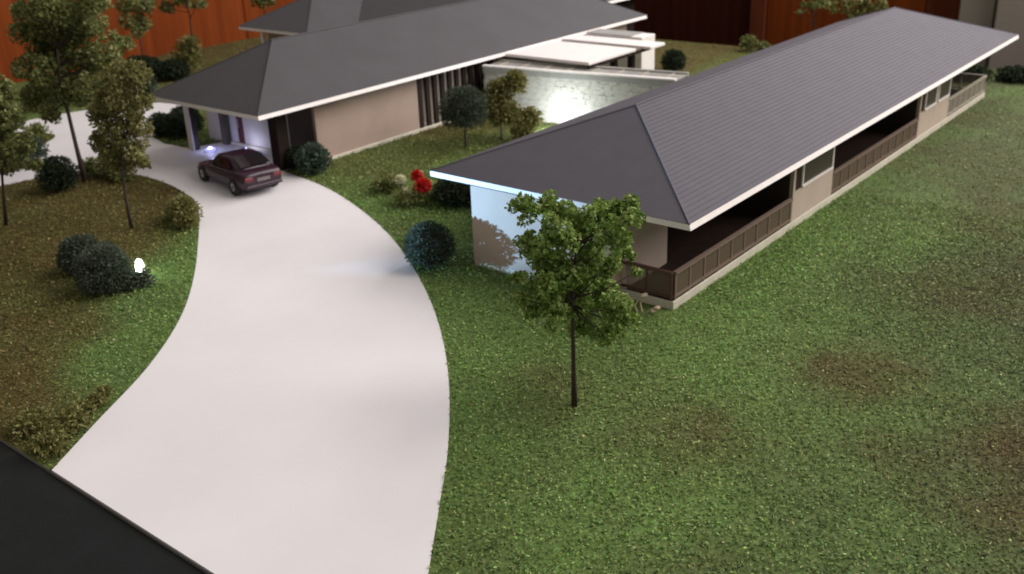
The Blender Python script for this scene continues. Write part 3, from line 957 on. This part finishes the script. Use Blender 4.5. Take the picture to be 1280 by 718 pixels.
def bush_mesh(blobs, leaf, dens, pal, spiky=.5, core=.80):
    """blobs (x,y,z,rx,ry,rz): a lumpy core hidden under outward leaves"""
    V, K = [], []
    for x, y, z, rx, ry, rz in blobs:
        R = np.array([rx, ry, rz])
        n = max(60, int(dens * (rx * ry + rx * rz + ry * rz) / (leaf * leaf)))
        d = unit(rng.normal(0, 1, (n, 3)))
        d[:, 2] = np.where(d[:, 2] < -.75, -d[:, 2], d[:, 2])
        lump = unit(rng.normal(0, 1, (15, 3)))
        a = np.max(d @ lump.T, 1)
        rad = core + (1 - core) * rng.random(n) + (a - .88) * .42
        p = np.array([x, y, z]) + d * R * rad[:, None]
        V.append(leaf_quads(p, d * 1.4, leaf * 1.7, leaf * .8, spiky))
        K.append(leaf_cols(n, pal))
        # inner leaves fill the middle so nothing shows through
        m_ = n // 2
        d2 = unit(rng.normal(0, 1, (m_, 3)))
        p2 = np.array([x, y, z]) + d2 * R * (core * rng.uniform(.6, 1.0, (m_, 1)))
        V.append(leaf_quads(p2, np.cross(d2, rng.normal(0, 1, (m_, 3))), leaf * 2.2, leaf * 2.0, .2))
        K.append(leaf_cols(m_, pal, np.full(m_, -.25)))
    v = np.concatenate(V)
    v[..., 2] = np.maximum(v[..., 2], .01)
    return quads_mesh('foliage', v, np.concatenate(K))


def bush(name, label, x, y, blobs, leaf, dens, pal, spiky=.5, group=None, cat='bush', stem=None, core=.80):
    o = thing(name, label, cat, (x, y, 0), 0, group)
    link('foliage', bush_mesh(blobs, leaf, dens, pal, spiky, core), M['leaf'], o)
    if stem:
        MB().tube(stem[0], stem[1], 7).build('stem', M['bark'], o, smooth=True, local=True)
    else:
        b = blobs[0]
        MB().tube([(b[0], b[1], 0), (b[0], b[1], b[2])], .05, 5).build('stem', M['bark'], o, local=True)
    return o


S = bush
S('round_bush', 'round dark blue-green clipped bush between the driveway and the lit end wall', -.85, 9.05, [(0, 0, .74, .86, .86, .80)], .055, 5, 'moss', .35, 'round clipped bushes')
S('round_bush', 'small spiky dark green bush beside the car porch wall', 4.35, 20.75, [(0, 0, .62, .80, .80, .72)], .09, 5, 'dark', .6, 'round clipped bushes')
S('round_bush', 'small dark bush tucked between the maroon car and the porch wall', 4.45, 22.0, [(0, 0, .48, .50, .45, .55)], .08, 5, 'deep', .6, 'round clipped bushes')
S('round_bush', 'very dark round bush at the foot of the tallest driveway tree', -3.3, 28.15, [(0, 0, .72, .85, .85, .80)], .085, 5, 'deep', .4, 'round clipped bushes')
S('twin_bush', 'grey-green bush, the rear one of the pair by the garden light', -7.75, 18.6, [(0, 0, .62, .80, .80, .72), (.55, -.7, .5, .55, .55, .55)], .07, 5, 'grey', .45, 'bushes by the garden light')
S('twin_bush', 'grey-green bush, the larger front one of the pair by the garden light', -8.15, 16.45, [(0, 0, .70, .95, .95, .82)], .065, 5, 'grey', .4, 'bushes by the garden light')
S('low_shrub', 'low leafy shrub right under the glowing garden light', -7.35, 15.75, [(0, 0, .28, .55, .5, .36), (-.4, .2, .25, .4, .4, .32)], .08, 4, 'grey', .7, 'bushes by the garden light', 'shrub', core=.5)
S('leafy_shrub', 'olive leafy shrub on the driveway edge across from the car', -2.85, 19.7, [(0, 0, .55, .62, .62, .66), (.35, .85, .42, .6, .55, .48), (-.25, -.4, .38, .5, .5, .45)], .10, 6, 'olive', .8, None, 'shrub', core=.5)
S('topiary_tree', 'round clipped ball tree on a thin stem before the wooden fins', 10.9, 17.7, [(0, 0, 1.85, 1.12, 1.12, 1.08)], .07, 5, 'grey', .35, None, 'tree', ([(0, 0, 0), (.02, 0, 1.2), (0, 0, 2.0)], [.05, .04, .03]))
S('courtyard_shrub', 'tall ragged olive shrub in front of the lit stone wall', 12.9, 16.75, [(.1, .5, 2.25, .75, .75, .75), (.5, -.15, 2.65, .6, .6, .65), (-.15, -.1, 1.3, .85, .85, .7), (.65, -.75, 1.0, .75, .7, .6), (-.6, .6, 1.6, .6, .6, .6), (0, -.9, .55, .6, .6, .5)],
  .12, 10, 'olive', .9, None, 'shrub', core=.45)
S('flower_shrub', 'low green shrub with a cream bloom, farther one in the flower bed', 4.25, 16.1, [(0, 0, .34, .75, .7, .42), (.6, .7, .25, .55, .55, .32)], .10, 4, 'leafy', .8, 'flower bed shrubs', 'shrub', core=.5)
S('flower_shrub', 'low green shrub with a cream bloom, nearer the driveway in the flower bed', 3.35, 14.2, [(0, 0, .32, .70, .65, .40), (.5, -.6, .25, .6, .5, .3)], .10, 4, 'leafy', .8, 'flower bed shrubs', 'shrub', core=.5)
S('dark_shrub', 'dark spreading shrub below the lit eave corner of the long wing', 4.5, 12.6, [(0, 0, .55, .95, .95, .62), (.7, -1.1, .5, .8, .8, .55)], .09, 5, 'deep', .7, None, 'shrub')
S('round_bush', 'small dark round bush on the far lawn beyond the courtyard', 30.8, 18.2, [(0, 0, .62, .78, .78, .72)], .10, 5, 'deep', .4, 'round clipped bushes')
S('leafy_shrub', 'small green shrub at the foot of the far brown post', 38.9, 17.2, [(0, 0, .5, .7, .7, .6), (.3, -.9, .3, .5, .5, .4)], .13, 4, 'leafy', .8, None, 'shrub', core=.5)
S('leafy_shrub', 'pale green bushy shrub just over the main roof before the orange panel', 15.0, 45.2, [(0, 0, 1.1, 1.1, 1.1, 1.0), (.2, -.3, 2.0, .8, .8, .6)], .15, 4.5, 'olive', .8, None, 'shrub', core=.5)
S('dark_shrub', 'dark mounded shrub left of the pale shrub behind the main roof', 12.2, 46.0, [(0, 0, .8, 1.5, 1.3, .85), (1.4, -1.2, .6, 1.1, 1.1, .7)], .13, 4.5, 'deep', .7, None, 'shrub')
S('box_hedge', 'dark green block hedge where the far driveway meets the porch', 5.0, 31.6, [(0, 0, .6, .85, 1.2, .72), (-.35, 1.0, .55, .7, .8, .62), (.8, .6, .6, .8, 1.2, .7)], .09, 5, 'deep', .6, None, 'hedge')
S('island_shrub', 'low shrub on the tip of the grass island', .5, 37.3, [(0, 0, .45, .75, .7, .5), (-1.2, .6, .45, .7, .7, .5)], .12, 4, 'leafy', .8, 'island shrubs', 'shrub', core=.5)
S('island_shrub', 'tall dark shrub on the near rim of the grass island', -2.6, 34.0, [(0, 0, .7, .9, .8, .8), (1.0, .9, .6, .7, .7, .7), (-1.4, -.3, .55, .9, .7, .65)], .12, 4.5, 'dark', .8, 'island shrubs', 'shrub', core=.5)
S('island_shrub', 'grey-green shrub in the middle of the grass island', -3.8, 37.6, [(0, 0, .7, 1.1, 1.0, .8)], .12, 4, 'grey', .8, 'island shrubs', 'shrub', core=.5)
S('island_shrub', 'bushy green shrub on the island rim, left of the very dark round bush', -4.9, 33.1, [(0, 0, .9, 1.1, 1.0, .95), (-1.3, .2, .8, 1.0, .9, .85)], .12, 6, 'leafy', .8, 'island shrubs', 'shrub', core=.5)
S('island_shrub', 'small green shrub on the island rim just over the very dark round bush', -1.6, 33.6, [(0, 0, .6, .75, .7, .65), (-.8, -.4, .6, .7, .7, .65)], .12, 6, 'dark', .8, 'island shrubs', 'shrub', core=.5)
S('bank_shrub', 'loose low shrub between the tallest driveway tree and the slim olive tree', -.85, 28.2, [(0, 0, .55, .7, .8, .6), (-.1, -1.1, .45, .6, .7, .5), (-.5, .9, .4, .5, .5, .45)], .10, 6, 'leafy', .8, None, 'shrub', core=.4)
for k, (xx, yy, rr, lb) in enumerate([(4.6, 44.2, 1.0, 'dark hedge shrub behind the far driveway, beside the tallest tree trunk'),
                                      (7.2, 43.6, .85, 'dark hedge shrub behind the far driveway, under the slim olive crown'),
                                      (1.6, 45.2, 1.1, 'dark hedge shrub behind the far driveway, by the photo edge'),
                                      (9.8, 42.2, .8, 'dark hedge shrub where the far driveway passes the main roof')]):
    S('hedge_shrub', lb, xx, yy, [(0, 0, rr * .8, rr * 1.2, rr * 1.1, rr * .85)], .14, 4, 'grey' if k % 2 else 'deep', .7, 'shrubs behind the far driveway', 'shrub')
for k, (xx, yy, lb) in enumerate([(36.3, 2.6, 'low dark shrub just past the far verandah railing'), (37.2, .4, 'low dark shrub at the far lawn end, middle of three'),
                                  (37.6, -2.2, 'low dark shrub at the far lawn end cut by the photo edge')]):
    S('low_hedge', lb, xx, yy, [(0, 0, .4, .9, 1.2, .5)], .12, 4.5, 'deep', .7, 'shrubs at the far lawn end', 'shrub')
for k, (xx, yy, lb) in enumerate([(-14.2, 8.75, 'mossy low shrub at the corner of driveway and black border'), (-14.1, 10.0, 'mossy low shrub along the black border near the photo edge'),
                                  (-13.3, 9.35, 'mossy low shrub hugging the driveway edge above the black border'), (-12.4, 9.85, 'small mossy shrub on the driveway edge below the bushes')]):
    rr = .42 if k < 3 else .28
    S('mossy_shrub', lb, xx, yy, [(0, 0, rr * .45, rr * 1.1, rr * 1.3, rr * .62), (.35, .3, rr * .4, rr, rr, rr * .55)], .075, 4, 'olive', .9, 'mossy shrubs by the border', 'shrub', core=.5)


# flowers: ruffled foam heads on stalks
def flower(name, label, x, y, z, r, material, group):
    o = thing(name, label, 'flower', (x, y, 0), 0, group)
    me_ = bush_mesh([(0, 0, z, r, r, r * .9)], r * .22, 9, material, .9, .6)
    me_.name = 'bloom'
    link('bloom', me_, M['leaf'], o)
    MB().tube([(0, 0, 0), (0, 0, z)], .035, 5).build('stalk', M['bark'], o, local=True)
    return o


flower('red_flower', 'large red bloom nearest the eave corner', 3.9, 13.78, .72, .36, 'red', 'blooms in the flower bed')
flower('red_flower', 'smaller red bloom behind the large one', 4.45, 14.62, .85, .27, 'red', 'blooms in the flower bed')
flower('cream_flower', 'pale cream bloom beside the smaller red bloom', 4.25, 15.35, .62, .24, 'cream', 'blooms in the flower bed')
flower('cream_flower', 'pale cream bloom below the large red bloom', 3.45, 14.20, .50, .22, 'cream', 'blooms in the flower bed')
flower('cream_flower', 'tiny pale bloom at the top of the flower bed', 4.95, 14.95, .75, .16, 'cream', 'blooms in the flower bed')

# dry twigs by the verandah corner
tw = thing('dry_twigs', 'little pale dry twigs and petals at the verandah corner', 'twigs', (.02, 1.35, 0))
for a, b, c_ in (((0, .1, 0), (.05, .2, .25), (.12, .1, .45)), ((.05, -.1, 0), (.0, -.2, .15), (.1, -.3, .22)), ((-.1, .2, 0), (-.12, .28, .2), (-.05, .22, .35))):
    MB().tube([a, b, c_], [.03, .025, .02], 5).build('twig', M['twig'], tw, local=True)
for p, r in (((.12, .1, .5), .085), ((.1, -.34, .22), .08), ((.02, -.28, .14), .07)):
    bm = bmesh.new()
    bmesh.ops.create_icosphere(bm, subdivisions=2, radius=r)
    for v in bm.verts:
        v.co = Vector((v.co.x * 1.4, v.co.y * 1.1, v.co.z * .6)) * random.uniform(.8, 1.2) + Vector(p)
    me_ = bpy.data.meshes.new('petal')
    bm.to_mesh(me_)
    bm.free()
    link('petal', me_, M['twig'], tw)


# ------------------------------------------------------------------ the model's own little lamps
def led(name, label, loc, r, glow, power, color, hz=1.3, rad=.05, lift=0.0, rough=0.0):
    o = thing(name, label, 'lamp', (loc[0], loc[1], 0))
    bm = bmesh.new()
    bmesh.ops.create_uvsphere(bm, u_segments=16, v_segments=10, radius=r)
    for v in bm.verts:
        k = 1 + rough * random.uniform(-1, 1)
        v.co = Vector((v.co.x * k, v.co.y * k, v.co.z * hz * (1.25 if v.co.z > r * .8 else 1) * k + loc[2]))
    me_ = bpy.data.meshes.new('bulb')
    bm.to_mesh(me_)
    bm.free()
    link('bulb', me_, glow, o, smooth=True)
    MB().tube([(0, 0, 0), (0, 0, max(.03, loc[2] - r * hz * .8))], r * .6, 8).build('socket', M['plate'], o, local=True)
    if power:
        d = bpy.data.lights.new('led_light', 'POINT')
        d.energy = power
        d.color = color
        d.shadow_soft_size = rad
        lo = bpy.data.objects.new('led_light', d)
        C.objects.link(lo)
        lo.parent = o
        lo.location = (0, 0, loc[2] + r * hz + .06 + lift)
    return o


led('garden_light', 'glowing white garden light beside the grey-green bushes', (-6.95, 16.35, .40), .15, M['led_glow'], 42, (.88, 1.0, .92), 1.7, .15, 0, .16)
beam = bpy.data.lights.new('led_beam', 'SPOT')            # the same lamp throws a blue-white beam over the drive at the end wall
beam.energy = 15000
beam.color = (.34, .63, 1.0)
beam.spot_size = math.radians(34)
beam.spot_blend = .7
beam.shadow_soft_size = .06
bo = bpy.data.objects.new('led_beam', beam)
C.objects.link(bo)
bo.location = (-6.80, 16.20, .62)
bo.rotation_euler = (Vector((.1, 8.3, 2.5)) - Vector(bo.location)).to_track_quat('-Z', 'Y').to_euler()
led('porch_light', 'blue-white lamp and its floor glow at the foot of the far porch column', (4.10, 27.85, .10), .26, M['led_blue'], 26, (.50, .52, 1.0), .30, .10)  # bulb widened and flattened to stand for its pool of light
led('porch_light', 'blue-white lamp inside the porch behind the car', (4.9, 26.2, .16), .06, M['led_blue'], 17, (.66, .68, 1.0), 1.0, .06)
led('courtyard_light', 'white spotlight at the foot of the courtyard stone wall', (15.35, 15.9, .20), .08, M['led_glow'], 380, (.92, .97, 1.0), 1.0, .08)
